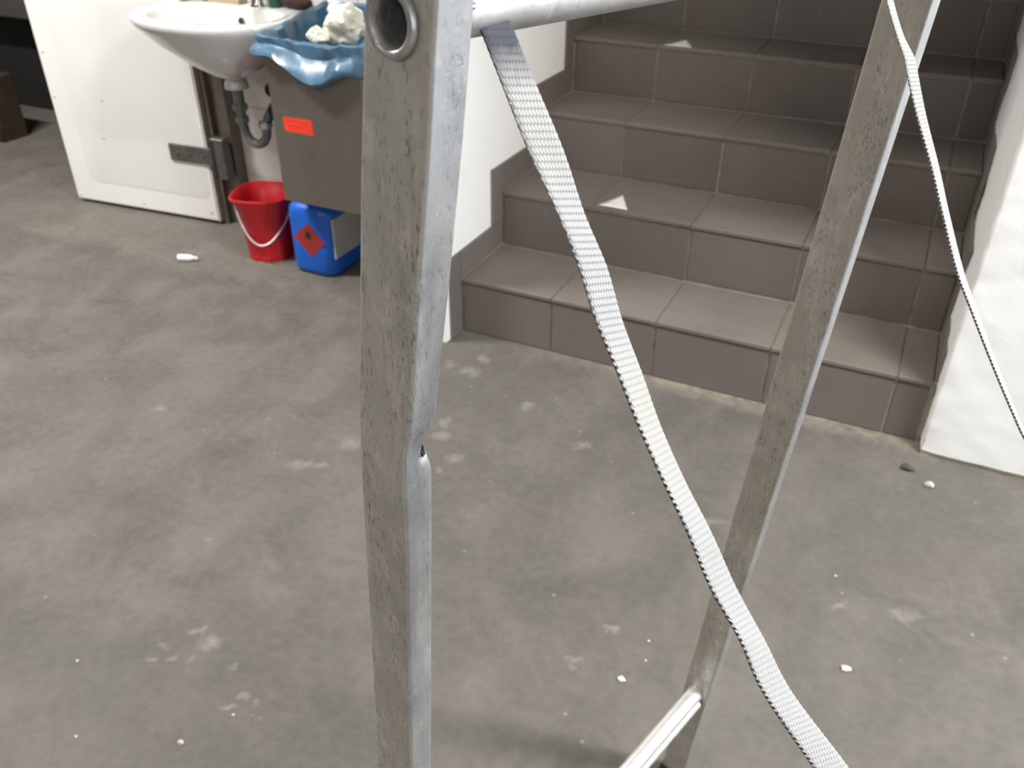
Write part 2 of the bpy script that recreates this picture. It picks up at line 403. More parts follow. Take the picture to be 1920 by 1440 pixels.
# the rest of the hall, out of frame: it only carries the lamps, the windows and the bounce
thing('wall_rear', MB().box(-6, 6.2, -7.2, -7, 0, CEIL), M['hallwall'], (0, -7.1, 0), 'grey-brown wall at the rear of the hall', 'wall', kind='structure')
thing('wall_far_left', MB().box(-6.2, -6, -7, 4.6, 0, CEIL), M['hallwall'], (-6.1, -2, 0), 'grey-brown wall at the far left of the hall', 'wall', kind='structure')
wy0, wy1, wz0, wz1 = -3.1, -.5, .75, 2.65
thing('wall_window', MB().box(6.2, 6.4, -7, wy0, 0, CEIL).box(6.2, 6.4, wy1, .16, 0, CEIL).box(6.2, 6.4, wy0, wy1, 0, wz0).box(6.2, 6.4, wy0, wy1, wz1, CEIL),
      M['hallwall'], (6.3, -2, 0), 'grey-brown wall with the large frosted window', 'wall', kind='structure')
win = empty('window_1', (6.25, (wy0+wy1)/2, wz0), 'large frosted window lit by daylight', 'window', kind='structure')
part('window_frame', MB().box(6.2, 6.28, wy0, wy1, wz0, wz0+.06).box(6.2, 6.28, wy0, wy1, wz1-.06, wz1).box(6.2, 6.28, wy0, wy0+.06, wz0, wz1).box(6.2, 6.28, wy1-.06, wy1, wz0, wz1)
     .box(6.2, 6.28, (wy0+wy1)/2-.03, (wy0+wy1)/2+.03, wz0, wz1), M['luminaire'], win)
for a, b in ((wy0+.06, (wy0+wy1)/2-.03), ((wy0+wy1)/2+.03, wy1-.06)):
    part('pane', MB().box(6.24, 6.25, a, b, wz0+.06, wz1-.06), M['pane'], win)
thing('ceiling', MB().box(-6.2, 6.4, -7.2, WB+.2, CEIL, CEIL+.15), M['ceiling'], (0, -3, CEIL), 'pale hall ceiling', 'ceiling', kind='structure')
thing('ceiling_stairwell', MB().box(-.21, 1.7, WB+.2, 3.7, 4.4, 4.5).box(-.21, 1.7, WB+.1, WB+.2, CEIL, 4.4), M['ceiling'], (0, 2, 4.4), 'pale ceiling over the stairwell', 'ceiling', kind='structure')
thing('lintel_light_block', MB().box(SL, SR, .02, .2, 2.22, 4.4), M['plaster'], (.7, .1, 2.22), 'added unseen white wall over the stairs, holding lamp light off them', 'wall', kind='structure')  # added out of view so the hall lamps miss the upper steps
thing('wall_stair_end', MB().box(-.21, 1.7, 3.6, 3.75, 0, 4.4), M['plaster'], (0, 3.65, 0), 'white wall at the head of the stairs', 'wall', kind='structure')
# unlit store room behind the open doorway at the left
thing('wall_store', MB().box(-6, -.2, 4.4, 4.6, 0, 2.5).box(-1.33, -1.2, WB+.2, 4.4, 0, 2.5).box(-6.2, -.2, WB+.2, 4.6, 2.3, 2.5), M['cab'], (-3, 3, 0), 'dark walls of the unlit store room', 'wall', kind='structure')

for (lx, ly, ln, lk, lab) in LAMPS:
    r = empty('ceiling_lamp', (lx, ly, CEIL), lab, 'lamp', 'fluorescent ceiling lamps')
    part('housing', MB().box(lx-ln/2, lx+ln/2, ly-.09, ly+.09, CEIL-.07, CEIL), M['luminaire'], r)
    part('light_tube', MB().tube([(lx-ln/2+.04, ly, CEIL-.09), (lx+ln/2-.04, ly, CEIL-.09)], .014, 8), M['lamp'], r)
    ld = D.lights.new('lamp_light', 'AREA'); ld.shape = 'RECTANGLE'; ld.size = ln; ld.size_y = .16; ld.energy = LAMP_POWER*lk; ld.color = (1.0, .965, .92)
    lo = D.objects.new('lamp_light', ld); COL.objects.link(lo); lo.parent = r; lo.location = (0, 0, -.11)

# ------------------------------------------------------------------ stairs
def stairs():
    root = empty('staircase', (.70, 0, 0), 'brown tiled staircase rising between two white walls', 'stairs')
    mb = MB()
    for n in range(1, NST+1):
        y1 = n*TD if n < NST else 3.59
        mb.box(SL+.001, SR-.001, (n-1)*TD+.0045, y1+.0045, 0 if n == 1 else (n-1)*RH-.02, n*RH-.0045)
    part('step_core', mb, M['grout'], root)
    rm, tm_ = {}, {}
    G = .0038
    for n in range(1, NST+1):
        for i in range(5):
            x0, x1 = JO[i], JO[i+1]; hw = (x1-x0)/2 - G
            if i not in rm:
                rm[i] = mesh(MB().obox((0, .0045, 0), (hw, 0, 0), (0, 0, (RH-.022)/2), (0, -.0045, 0), .0012), M['tile'], name='riser_tile')
                tm_[i] = mesh(MB().obox((0, 0, -.0055), (hw+.0026, 0, 0), (0, (TD-.002)/2, 0), (0, 0, .0055), .0015), M['tread'], name='tread_tile')
            link('riser_tile', rm[i], root, ((x0+x1)/2 + random.uniform(-.0008, .0008), (n-1)*TD + random.uniform(-.0006, .0006), (n-1)*RH + .003 + (RH-.022)/2))
            o = link('tread_tile', tm_[i], root, ((x0+x1)/2, (n-.5)*TD - .0065, n*RH + random.uniform(-.0006, .0006)))
    # stepped skirting on both sides
    def sk(xw, sgn):
        meshes = {}
        for n in range(1, NST+1):
            for (a, b, c, d) in (((n-1)*TD-.072, (n-1)*TD-.003, (0.001 if n == 1 else (n-1)*RH+.092), n*RH+.09), ((n-1)*TD, n*TD-.075 if n < NST else n*TD, n*RH+.001, n*RH+.09)):
                if sgn < 0 and n == 1 and a < 0: continue
                key = (round(b-a, 4), round(d-c, 4))
                if key not in meshes:
                    meshes[key] = mesh(MB().obox((0, 0, 0), (0, (b-a)/2-.001, 0), (0, 0, (d-c)/2-.001), (sgn*.0045, 0, 0), .0012), M['tile'], name='skirting_tile')
                link('skirting_tile', meshes[key], root, (xw, (a+b)/2, (c+d)/2))
            # horizontal piece continues under the next upright piece
            a, b, c, d = n*TD-.075, n*TD-.003, n*RH+.001, n*RH+.09
            if n < NST:
                key = ('l',)
                if key not in meshes:
                    meshes[key] = mesh(MB().obox((0, 0, 0), (0, (b-a)/2+.0012, 0), (0, 0, (d-c)/2-.001), (sgn*.0045, 0, 0), .0012), M['tile'], name='skirting_tile')
                link('skirting_tile', meshes[key], root, (xw, (a+b)/2, (c+d)/2))
    sk(SL+.0045, 1); sk(SR-.0045, -1)
stairs()

# ------------------------------------------------------------------ insulated door and its frame
DA, DB = Vector((-2.0614, .2698, 0)), Vector((-1.3216, .3349, 0))
DX = (DB-DA).normalized(); DN = Vector((DX.y, -DX.x, 0))      # DN faces the hall
DL = (DB-DA).length
def dpt(a, h, out=0.0): return DA + DX*a + Vector((0, 0, h)) + DN*out
def door():
    root = empty('door_1', tuple(DA), 'white insulated cold-room door with a dark strap hinge', 'door', kind='structure')
    H = 2.05; b = .014
    body = MB().obox(dpt(DL/2, H/2+b, -.024), DX*DL/2, Vector((0, 0, H/2)), DN*.021)
    part('leaf_core', body, M['cream'], root)
    part('front_sheet', MB().obox(dpt(DL/2-.004, H/2+b+.002, -.0015), DX*(DL/2-.004), Vector((0, 0, H/2-.003)), DN*.0015, .001), M['door'], root)
    # pressed raised field with rounded corners
    def rr(x0, x1, z0, z1, r, out):
        pts = []
        for cx, cz, a0 in ((x1-r, z0+r, -90), (x1-r, z1-r, 0), (x0+r, z1-r, 90), (x0+r, z0+r, 180)):
            for k in range(7):
                a = math.radians(a0 + 15*k); pts.append(dpt(cx + r*math.cos(a), cz + r*math.sin(a), out))
        return pts
    x0, x1, z0, z1 = .095, DL-.02, .105, 1.95
    part('pressed_field', MB().loft([rr(x0, x1, z0, z1, .05, .0), rr(x0+.012, x1-.006, z0+.012, z1-.012, .045, .0022)], False, True), M['door'], root, 40)
    for a, h in ((.022, .63), (.008+.012, .455), (.27, .465), (.228, .308), (.018, .035), (.36, .04), (.705, .048), (.70, .365), (.70, .23)):
        part('rivet', MB().lathe([(.0062, 0), (.005, .0016), (.0, .0022)], dpt(a, h, .0022 if .1 < a < .69 and h > .1 else .0), DN, 10), M['rivet'], root)
    hs = part('hinge_strap', MB().obox(dpt(DL-.062, .292, .006), DX*.118, Vector((0, 0, .034)), DN*.004, .0012), M['dsteel'], root)
    for a in (-.08, -.02, .04):
        part('hinge_bolt', MB().lathe([(.006, 0), (.006, .002), (.003, .004), (0, .004)], dpt(DL-.062+a, .292, .010), DN, 10), M['dsteel'], hs)
    hb = part('hinge_block', MB().obox(dpt(DL+.068, .292, .004), DX*.030, Vector((0, 0, .082)), DN*.020, .004), M['dsteel'], root)
    part('hinge_pin', MB().lathe([(.017, 0), (.017, .15), (.012, .158), (0, .158)], dpt(DL+.045, .215, .010), (0, 0, 1), 14), M['black'], hb, 40)
door()
thing('trim_1', MB().box(-1.335, -1.222, .385, WB, 0, 2.3).box(-1.335, -1.30, .36, .385, 0, 2.3).box(-1.245, -1.222, .372, .385, 0, 2.3), M['frame'], (-1.28, .4, 0), 'brown-grey steel frame post beside the white door', 'door frame', kind='structure')

# ------------------------------------------------------------------ washbasin, trap, tap
def basin():
    root = empty('washbasin', (-1.05, .21, .66), 'white ceramic washbasin with wide rim on the tiled wall', 'washbasin')
    def ring(cx, cy, a, bf, bb, h, n=56, sq=3.0):
        pts = []
        for k in range(n):
            t = 2*math.pi*k/n; c_, s_ = math.cos(t), math.sin(t)
            if s_ < 0:
                pts.append((cx + a*math.copysign(abs(c_)**.88, c_), cy + bf*math.copysign(abs(s_)**.92, s_), h))
            else:
                e = 2/sq
                pts.append((cx + a*math.copysign(abs(c_)**e, c_), cy + bb*abs(s_)**e, h))
        return pts
    cx, cy = -1.055, .225
    R_ = [ring(-1.0, .21, .040, .04, .04, .655), ring(-1.0, .21, .075, .07, .06, .672), ring(-1.02, .21, .15, .10, .11, .705), ring(-1.04, .22, .24, .165, .18, .765),
          ring(cx, cy, .290, .205, .20, .815), ring(cx, cy, .306, .222, .204, .832), ring(cx, cy, .311, .227, .205, .845), ring(cx, cy, .309, .225, .205, .857), ring(cx, cy, .302, .219, .203, .863),
          ring(cx, cy-.01, .268, .180, .135, .8635), ring(cx, cy-.012, .258, .171, .127, .858), ring(cx, cy-.012, .250, .163, .122, .845), ring(cx, cy-.012, .225, .14, .108, .79),
          ring(cx+.01, cy-.012, .16, .10, .085, .745), ring(cx+.02, cy-.012, .05, .04, .04, .728)]
    part('bowl', MB().loft(R_), M['ceramic'], root, 50)
    part('overflow_hole', MB().lathe([(.011, 0), (.011, .002), (.009, .003)], (-1.035, .322, .822), (0, -1, .35), 14), M['hole'], root)
    part('drain_neck', MB().lathe([(.042, .0), (.040, .02), (.030, .032)], (-1.0, .21, .622), (0, 0, 1), 20), M['ceramic'], root, 50)
    # bottle-trap pipework
    tr = MB().tube([(-1.0, .21, .63), (-1.0, .21, .56)], .019, 14)
    o = part('tail_pipe', tr, M['gplast'], root, 40)
    part('slip_nut', MB().lathe([(.025, 0), (.027, .004), (.027, .018), (.024, .022)], (-1.0, .21, .545), (0, 0, 1), 8), M['gplast'], o)
    part('slip_nut', MB().lathe([(.023, 0), (.024, .004), (.024, .018), (.022, .022)], (-1.0, .21, .50), (0, 0, 1), 8), M['gplast'], o)
    pts = [(-1.0, .21, .56), (-1.0, .21, .50)]
    for k in range(0, 11):
        a = math.pi + math.pi*k/10
        pts.append((-.955 + .045*math.cos(a), .215 + .012*k/10, .475 + .050*math.sin(a)))
    pts += [(-.908, .24, .52), (-.905, .27, .55), (-.905, .32, .565), (-.905, .425, .565)]
    part('trap_bend', MB().tube(pts, .0165, 12), M['gplast'], root, 60)
    part('trap_collar', MB().lathe([(.022, 0), (.024, .005), (.024, .02), (.02, .026)], (-.91, .228, .488), (0, 0, 1), 12), M['chrome'], root)
    v = part('angle_valve', MB().tube([(-.93, .425, .60), (-.93, .32, .60)], .012, 10).tube([(-.93, .345, .60), (-.93, .345, .655)], .009, 10), M['chrome'], root, 40)
    part('valve_knob', MB().lathe([(.02, 0), (.024, .006), (.024, .028), (.018, .034), (0, .034)], (-.93, .325, .60), (0, -1, 0), 12), M['black'], v, 40)
    v = part('angle_valve', MB().tube([(-.885, .425, .52), (-.885, .30, .52)], .012, 10).tube([(-.885, .33, .52), (-.885, .33, .60)], .008, 10), M['chrome'], root, 40)
    part('valve_knob', MB().lathe([(.022, 0), (.026, .008), (.026, .055), (.02, .062), (0, .062)], (-.885, .30, .525), (0, -.9, .25), 12), M['black'], v, 40)
    part('supply_hose', MB().tube([(-.93, .345, .655), (-.935, .34, .70), (-.96, .345, .76), (-.99, .36, .83)], .007, 8).tube([(-.885, .33, .60), (-.89, .335, .68), (-.95, .35, .77), (-1.0, .365, .83)], .007, 8), M['black'], root, 40)
basin()
def tap():
    r = empty('mixer_tap', (-1.005, .385, .8635), 'chrome mixer tap on the back ledge of the washbasin', 'tap')
    part('tap_body', MB().lathe([(.026, 0), (.024, .004), (.021, .01), (.021, .09), (.017, .105), (0, .108)], (-1.005, .385, .8635), (0, 0, 1), 20), M['chrome'], r, 40)
    part('spout', MB().tube([(-1.005, .375, .925), (-1.005, .32, .945), (-1.005, .26, .945), (-1.005, .235, .932)], [.012, .0115, .011, .011], 12), M['chrome'], r, 40)
    part('lever', MB().obox((-1.005, .36, .985), (.011, 0, 0), (0, .045, .012), (0, -.001, .004), .001), M['chrome'], r)
tap()
def ledge_bits():
    r = empty('soap_bottle', (-.935, .395, .8635), 'small dark green soap bottle beside the mixer tap', 'bottle')
    part('bottle_body', MB().lathe([(.020, 0), (.022, .004), (.022, .09), (.012, .105), (.009, .11), (.009, .118)], (-.935, .395, .8635), (0, 0, 1), 20), M['green'], r, 40)
    part('bottle_cap', MB().lathe([(.011, 0), (.011, .022), (.009, .025)], (-.935, .395, .9815), (0, 0, 1), 16), M['gplast'], r, 40)
    mb = MB(); rings = []
    for k in range(9):
        u = k/8; ring = []
        for j in range(14):
            a = 2*math.pi*j/14; s_ = math.sin(math.pi*(.08+.84*u))**.5
            ring.append((-.900+.115*u, .398 + .026*s_*math.cos(a) + .004*noise.noise(Vector((u*5, j, 2))), .886 + .022*s_*math.sin(a) + .003*noise.noise(Vector((u*6, j, 8)))))
        rings.append(ring)
    thing('folded_cloth', mb.loft(rings), M['maroon'], (-.84, .398, .866), 'dark maroon folded cloth on the right back ledge of the washbasin', 'cloth', 60)
    r = empty('soap_tray', (-1.17, .395, .8635), 'flat beige soap tray on the left back ledge of the washbasin', 'soap tray')
    part('tray', MB().obox((-1.165, .397, .872), (.085, 0, 0), (0, .024, 0), (0, 0, .0085), .003), M['beige'], r)
    part('soap_bar', MB().obox((-1.16, .397, .889), (.04, 0, 0), (0, .017, 0), (0, 0, .009), .005), M['beige'], r)
ledge_bits()

# ------------------------------------------------------------------ wall-mounted steel bin with its blue bag
BX0, BX1, BY0, BY1, BZ0, BZ1 = -.722, -.362, .06, WB-.002, .312, .832
def bin_():
    root = empty('waste_bin', ((BX0+BX1)/2, BY1, BZ0), 'brushed stainless steel waste bin hung on the wall beside the basin', 'bin')
    t = .0015
    part('bin_body', MB().box(BX0, BX1, BY0, BY0+t, BZ0, BZ1).box(BX0, BX1, BY1-t, BY1, BZ0, BZ1).box(BX0, BX0+t, BY0+t, BY1-t, BZ0, BZ1).box(BX1-t, BX1, BY0+t, BY1-t, BZ0, BZ1).box(BX0, BX1, BY0, BY1, BZ0-t, BZ0), M['bin'], root)
    part('front_panel', MB().obox(((BX0+BX1)/2, BY0-.003, (BZ0+BZ1)/2-.004), ((BX1-BX0)/2+.001, 0, 0), (0, 0, (BZ1-BZ0)/2-.001), (0, -.003, 0), .0015), M['bin'], root)
    Y = BY0-.0064
    st = part('sticker', MB().add([(-.682, Y, .6015), (-.568, Y, .6035), (-.565, Y, .5535), (-.680, Y, .5555), (-.682, Y+.0003, .6015), (-.568, Y+.0003, .6035), (-.565, Y+.0003, .5535), (-.680, Y+.0003, .5555)],
                     [(0,1,2,3),(4,7,6,5),(0,4,5,1),(1,5,6,2),(2,6,7,3),(3,7,4,0)]), M['orange'], root, label='bright orange-red rectangular sticker')
    ink = MB()
    for x0, x1, z in ((-.675, -.622, .590), (-.612, -.578, .588), (-.66, -.60, .574)):
        x = x0
        while x < x1:
            L = random.uniform(.004, .011); ink.box(x, min(x+L, x1), Y-.0003, Y, z, z+.0028); x += L+.003
    part('sticker_print', ink, M['inkred'], st)
bin_()
def bag():
    """liner: tucked into the bin, over its rim, cuff hanging outside with a low point at the front"""
    root = empty('bin_bag', ((BX0+BX1)/2, BY0, BZ1), 'shiny blue plastic bag folded over the rim of the steel bin', 'plastic bag')
    per = []
    x0, x1, y0, y1 = BX0, BX1, BY0-.006, BY1-.012
    N = 26
    for k in range(N): per.append((lerp(x0, x1, k/N), y0, 0, -1))
    for k in range(16): per.append((x1, lerp(y0, y1, k/16), 1, 0))
    for k in range(14): per.append((lerp(x1, x0, k/14), y1, 0, 1))
    for k in range(16): per.append((x0, lerp(y1, y0, k/16), -1, 0))
    n = len(per); cx, cy = (x0+x1)/2, (y0+y1)/2
    cols = []
    for i, (px, py, nx, ny) in enumerate(per):
        f = (px-x0)/(x1-x0)
        front = ny == -1
        yy = (py-y0)/(y1-y0)
        # hem height and bulge along the perimeter
        if front:
            hem = .796 - .068*math.exp(-((f-.55)/.25)**2) - .030*f
            bul = .020 + .022*math.sin(math.pi*min(1, f*1.1))
        elif nx == 1: hem = .755 + .06*yy; bul = .006
        elif nx == -1: hem = .800 + .02*yy; bul = .010 + .018*(1-yy)
        else: hem = .80; bul = .002
        top = .852 + .045*yy - (.010*math.exp(-((f-.55)/.3)**2) if front else 0)
        # corners: blend the normals
        d = Vector((nx, ny, 0))
        if front and f < .10: d = Vector((-1+f*10, -1, 0)).normalized()*1.5
        if front and f > .93: d = Vector(((f-.93)*10, -1, 0)).normalized()
        if nx == -1 and yy < .1: d = Vector((-1, -1+yy*10, 0)).normalized()*1.5
        w_ = lambda a, s_: s_*(.8*noise.noise(Vector((px*16+a, py*16, a*3.3))) + 1.1*(.35-abs(noise.noise(Vector((px*30-a*1.7, py*30, a*.9+4))))))
        col = []
        inn = Vector((cx, cy, 0)) - Vector((px, py, 0))
        for v, off, z in ((0, -.30, .55), (1, -.22, .66), (2, -.12, .76), (3, -.035, top-.006), (4, .004/.2*0+.0, top), (5, .010, top-.006), (6, None, 0), (7, None, 0), (8, None, 0), (9, None, 0), (10, None, 0), (11, None, 0)):
            if v <= 3:
                p = Vector((px, py, z)) + inn*(-off) + d*w_(v, .012)
            elif v <= 5:
                p = Vector((px, py, z)) + d*(off + .003) + Vector((0, 0, w_(v, .010)))
            else:
                u = (v-5)/6
                zz = lerp(top-.006, hem, u)
                prof = (.35*math.sin(math.pi*u*.5) + .65*sstep(.35, .80, u) - .35*sstep(.86, 1, u))
                crease = -.010*math.exp(-((u-.38)/.16)**2) if front else 0
                p = Vector((px, py, zz)) + d*max(.003, .010 + bul*prof + crease + w_(v*.7, .007)) + Vector((0, 0, w_(v, .006)))
            col.append(p)
        cols.append(col)
    m = 12
    vs = [cols[i][j] for j in range(m) for i in range(n)]
    fs = [(j*n+i, j*n+(i+1) % n, (j+1)*n+(i+1) % n, (j+1)*n+i) for j in range(m-1) for i in range(n)]
    o = part('bag_film', MB().add(vs, fs), M['bag'], root, 40)
    so = o.modifiers.new('thick', 'SOLIDIFY'); so.thickness = .0006; so.offset = 0
bag()
def crumple(c, r, seed, sx=(1, 1, 1)):
    bm = bmesh.new(); bmesh.ops.create_icosphere(bm, subdivisions=4, radius=1)
    vs = []
    for v in bm.verts:
        p = v.co.copy(); q = p*1.5 + Vector((seed, seed*2.1, -seed))
        k = 1 + .42*noise.noise(q) + .30*noise.ridged_multi_fractal(q*1.3, 1, 2, 3, 1, 2)*.3 - .40*abs(noise.noise(q*1.7)) - .10*abs(noise.noise(q*5 + Vector((5, 1, 2))))
        p *= k; vs.append(Vector(c) + Vector((p.x*r*sx[0], p.y*r*sx[1], p.z*r*sx[2])))
    fs = [tuple(w_.index for w_ in f.verts) for f in bm.faces]; bm.free()
    return MB().add(vs, fs)
thing('crumpled_towel', crumple((-.470, .150, .885), .062, 3, (1.15, .9, .95)), M['paper'], (-.470, .150, .86), 'large crumpled white paper towel standing out of the blue bag', 'paper towel', 35)
thing('crumpled_towel', crumple((-.520, .075, .862), .030, 9, (1.3, .55, .8)), M['paper'], (-.520, .075, .85), 'smaller crumpled white paper towel on the front lip of the blue bag', 'paper towel', 35)

# ------------------------------------------------------------------ red bucket
def bucket():
    cx, cy = -.952, .208
    root = empty('bucket', (cx, cy, 0), 'red plastic bucket with a pale hanging handle under the basin', 'bucket')
    rot = .35
    def ring(r, z, sq=2.6, n=40, lip=0):
        pts = []
        for k in range(n):
            t = 2*math.pi*k/n; e = 2/sq
            x = math.copysign(abs(math.cos(t))**e, math.cos(t))*r; y = math.copysign(abs(math.sin(t))**e, math.sin(t))*r
            if lip and abs(t - 1.25*math.pi) < .5: f = math.cos((t-1.25*math.pi)/.5*math.pi/2); x *= 1+.10*f*lip; y *= 1+.10*f*lip
            pts.append((cx + x*math.cos(rot) - y*math.sin(rot), cy + x*math.sin(rot) + y*math.cos(rot), z))
        return pts
    H = .252
    part('bucket_body', MB().loft([ring(.076, .012), ring(.080, .0), ring(.083, .001), ring(.084, .03), ring(.0985, H-.062), ring(.1015, H-.058), ring(.1035, H-.054), ring(.110, H-.012, lip=.4), ring(.116, H-.010, lip=.6), ring(.1165, H-.002, lip=.6), ring(.113, H, lip=.6), ring(.108, H-.004, lip=.5),
                                   ring(.100, H-.055), ring(.094, H-.065), ring(.080, .012), ring(.072, .008)]), M['red'], root, 45)
    # foot ribs
    for a in (200, 230, 262, 295, 325):
        t = math.radians(a); d = Vector((math.cos(t), math.sin(t), 0)); s_ = Vector((-d.y, d.x, 0))
        part('foot_rib', MB().obox(Vector((cx, cy, .010)) + d*.083, s_*.012, Vector((0, 0, .010)), d*.006, .002), M['red'], root)
    pts = []
    l = Vector((cx, cy, 0)) + Vector((math.cos(math.radians(205)), math.sin(math.radians(205)), 0))*.117 + Vector((0, 0, H-.022))
    r = Vector((cx, cy, 0)) + Vector((math.cos(math.radians(25)), math.sin(math.radians(25)), 0))*.112 + Vector((0, 0, H-.022))
    fr = Vector((math.cos(math.radians(295)), math.sin(math.radians(295)), 0))
    for k in range(25):
        u = k/24; p = l.lerp(r, u); s_ = math.sin(math.pi*u)**.75
        pts.append(p + fr*.112*s_ + Vector((0, 0, -.150*s_)))
    h = part('handle', MB().tube(pts, .0042, 8), M['handle'], root, 60, label='pale wire handle hanging down at the front')
    for p, a in ((l, 205), (r, 25)):
        part('handle_ear', MB().lathe([(.011, -.006), (.013, 0), (.011, .006)], p, (math.cos(math.radians(a)), math.sin(math.radians(a)), 0), 14), M['red'], root)
bucket()

# ------------------------------------------------------------------ blue canister
def canister():
    x0, x1, y0, y1, H = -.792, -.600, .118, .405, .296
    root = empty('canister', ((x0+x1)/2, (y0+y1)/2, 0), 'blue plastic canister with a red hazard diamond under the steel bin', 'canister')
    def ring(ins, z, r):
        pts = []
        a, b, c, d = x0+ins, x1-ins, y0+ins, y1-ins
        for px, py, s in ((b-r, c+r, -90), (b-r, d-r, 0), (a+r, d-r, 90), (a+r, c+r, 180)):
            for k in range(7):
                t = math.radians(s + 15*k); pts.append((px + r*math.cos(t), py + r*math.sin(t), z))
        return pts
    part('canister_body', MB().loft([ring(.022, .0, .03), ring(.009, .004, .04), ring(.003, .012, .045), ring(.0, .03, .045), ring(.0, .235, .045), ring(.004, .25, .045), ring(.016, .266, .04), ring(.05, .276, .03)]), M['blue'], root, 45)
    part('screw_cap', MB().lathe([(.026, 0), (.026, .018), (.023, .021), (0, .021)], (x0+.07, y0+.08, .275), (0, 0, 1), 20), M['black'], root, 40)
    part('grip', MB().tube([(-.696, .20, .272), (-.696, .215, .29), (-.696, .31, .29), (-.696, .33, .272)], .010, 10), M['blue'], root, 50)
    # hazard diamond on the narrow front face
    Y = y0 - .0012; cx, cz, s = -.690, .139, .066
    d = part('hazard_label', MB().add([(cx-s-.006, Y, cz+.006), (cx, Y, cz-s), (cx+s, Y, cz), (cx, Y, cz+s), (cx-s-.006, Y+.0010, cz+.006), (cx, Y+.0010, cz-s), (cx+s, Y+.0010, cz), (cx, Y+.0010, cz+s)],
                     [(0,1,2,3),(4,7,6,5),(0,4,5,1),(1,5,6,2),(2,6,7,3),(3,7,4,0)]), M['ghs'], root, label='red diamond-shaped flammable hazard label')
    fl = [(-.010, -.014), (.010, -.014), (.014, -.004), (.010, .006), (.007, .002), (.004, .018), (-.002, .010), (-.006, .016), (-.009, .006), (-.013, -.002)]
    q = [(cx-.004+a, Y-.0004, cz+.022+b) for a, b in fl]
    part('flame_symbol', MB().add(q + [(a, Y+.0001, c) for a, b, c in q], [tuple(range(10)), tuple(range(19, 9, -1))] + [(i, (i+1) % 10, 10+(i+1) % 10, 10+i) for i in range(10)]).box(cx-.016, cx+.010, Y-.0004, Y, cz+.003, cz+.0055), M['ink'], d)
    part('grey_label', MB().obox((x1+.004, y0+.155, .152), (0, .138, 0), (0, 0, .076), (.004, 0, 0), .002), M['glabel'], root, label='grey rectangular label pouch on the side')
canister()

# ------------------------------------------------------------------ small white bottle lying on the floor
def tube_():
    a = Vector((-1.232, -.005, .0125)); ax = Vector((.92, .38, 0)).normalized()
    root = empty('small_bottle', tuple(a - Vector((0, 0, .0125))), 'tiny white plastic bottle lying on the floor before the door', 'bottle')
    part('bottle_body', MB().lathe([(.010, 0), (.0125, .002), (.0125, .045), (.010, .054), (.006, .060)], a, ax, 18), M['tube'], root, 40)
    part('bottle_cap', MB().lathe([(.0075, 0), (.0085, .002), (.0085, .016), (.006, .018)], a + ax*.060 - Vector((0, 0, .002)), ax, 14), M['tubecap'], root, 40)
tube_()

# ------------------------------------------------------------------ paper scraps on the stairs
def scrap(pts, z, label):
    n = 6; vs = []; fs = []
    A, B, C_ = [Vector((p[0], p[1], 0)) for p in pts]
    idx = {}
    for i in range(n+1):
        for j in range(n+1-i):
            u, v = i/n, j/n
            p = A*(1-u-v) + B*u + C_*v
            p.z = z + .0012 + .006*u*u + .004*v*v*u + .0008*noise.noise(p*40)
            idx[i, j] = len(vs); vs.append(p)
    for i in range(n):
        for j in range(n-i):
            fs.append((idx[i, j], idx[i+1, j], idx[i, j+1]))
            if i+j < n-1: fs.append((idx[i+1, j], idx[i+1, j+1], idx[i, j+1]))
    o = thing('paper_scrap', MB().add(vs, fs), M['scrap'], (A.x, A.y, z), label, 'paper', 60, 'torn paper scraps on the stairs')
    m = o.modifiers.new('thick', 'SOLIDIFY'); m.thickness = .0004; m.offset = 1
scrap(((.3305, .315), (.3776, .420), (.4304, .316)), 2*RH, 'white triangular paper scrap on the second step')
scrap(((.3313, .889), (.3831, .990), (.4319, .892)), 4*RH, 'white triangular paper scrap on the fourth step')

# ------------------------------------------------------------------ crumbs on the floor
def crumb(x, y, r, m, label, group, flat=.55):
    bm = bmesh.new(); bmesh.ops.create_icosphere(bm, subdivisions=2, radius=1); sd = x*37 + y*11
    vs = []
    for v in bm.verts:
        p = v.co*(1 + .45*noise.noise(v.co*1.4 + Vector((sd, sd, 0))))
        vs.append(Vector((x + p.x*r*1.2, y + p.y*r*.9, max(0, r*flat*.85 + p.z*r*flat))))
    fs = [tuple(w_.index for w_ in f.verts) for f in bm.faces]; bm.free()
    thing('debris_crumb', MB().add(vs, fs), m, (x, y, 0), label, 'debris', 40, group)
crumb(1.391, -.1416, .014, M['crumbd'], 'dark grey crumb on the floor nearest the white wall corner', None)
crumb(1.448, -.192, .010, M['crumbl'], 'pale lilac chip on the floor before the white wall', None, .8)
crumb(1.336, -.876, .008, M['crumb'], 'pale chip on the floor to the right of the long strap', None)
crumb(.942, -1.095, .007, M['crumb'], 'pale chip on the floor just left of the far upright', None)
crumb(.263, -1.577, .0055, M['crumb'], 'pale chip on the floor left of the dented upright', None)
for x, y, r, lab in ((-.055, -1.528, .003, 'tiny pale speck on the bare floor at the far lower left'), (.081, -1.652, .003, 'tiny pale speck on the floor at lower left, below the worn pale patches'),
                     (.31, -1.49, .003, 'tiny pale speck among the worn pale patches left of the dented upright'), (.96, -.98, .003, 'upper of two tiny pale specks left of the far upright'),
                     (.97, -1.03, .0025, 'lower of two tiny pale specks left of the far upright'), (1.28, -.62, .003, 'tiny pale speck on the floor right of the crossing strap, towards the stairs')):
    crumb(x, y, r, M['crumb'], lab, 'tiny pale specks on the open floor')

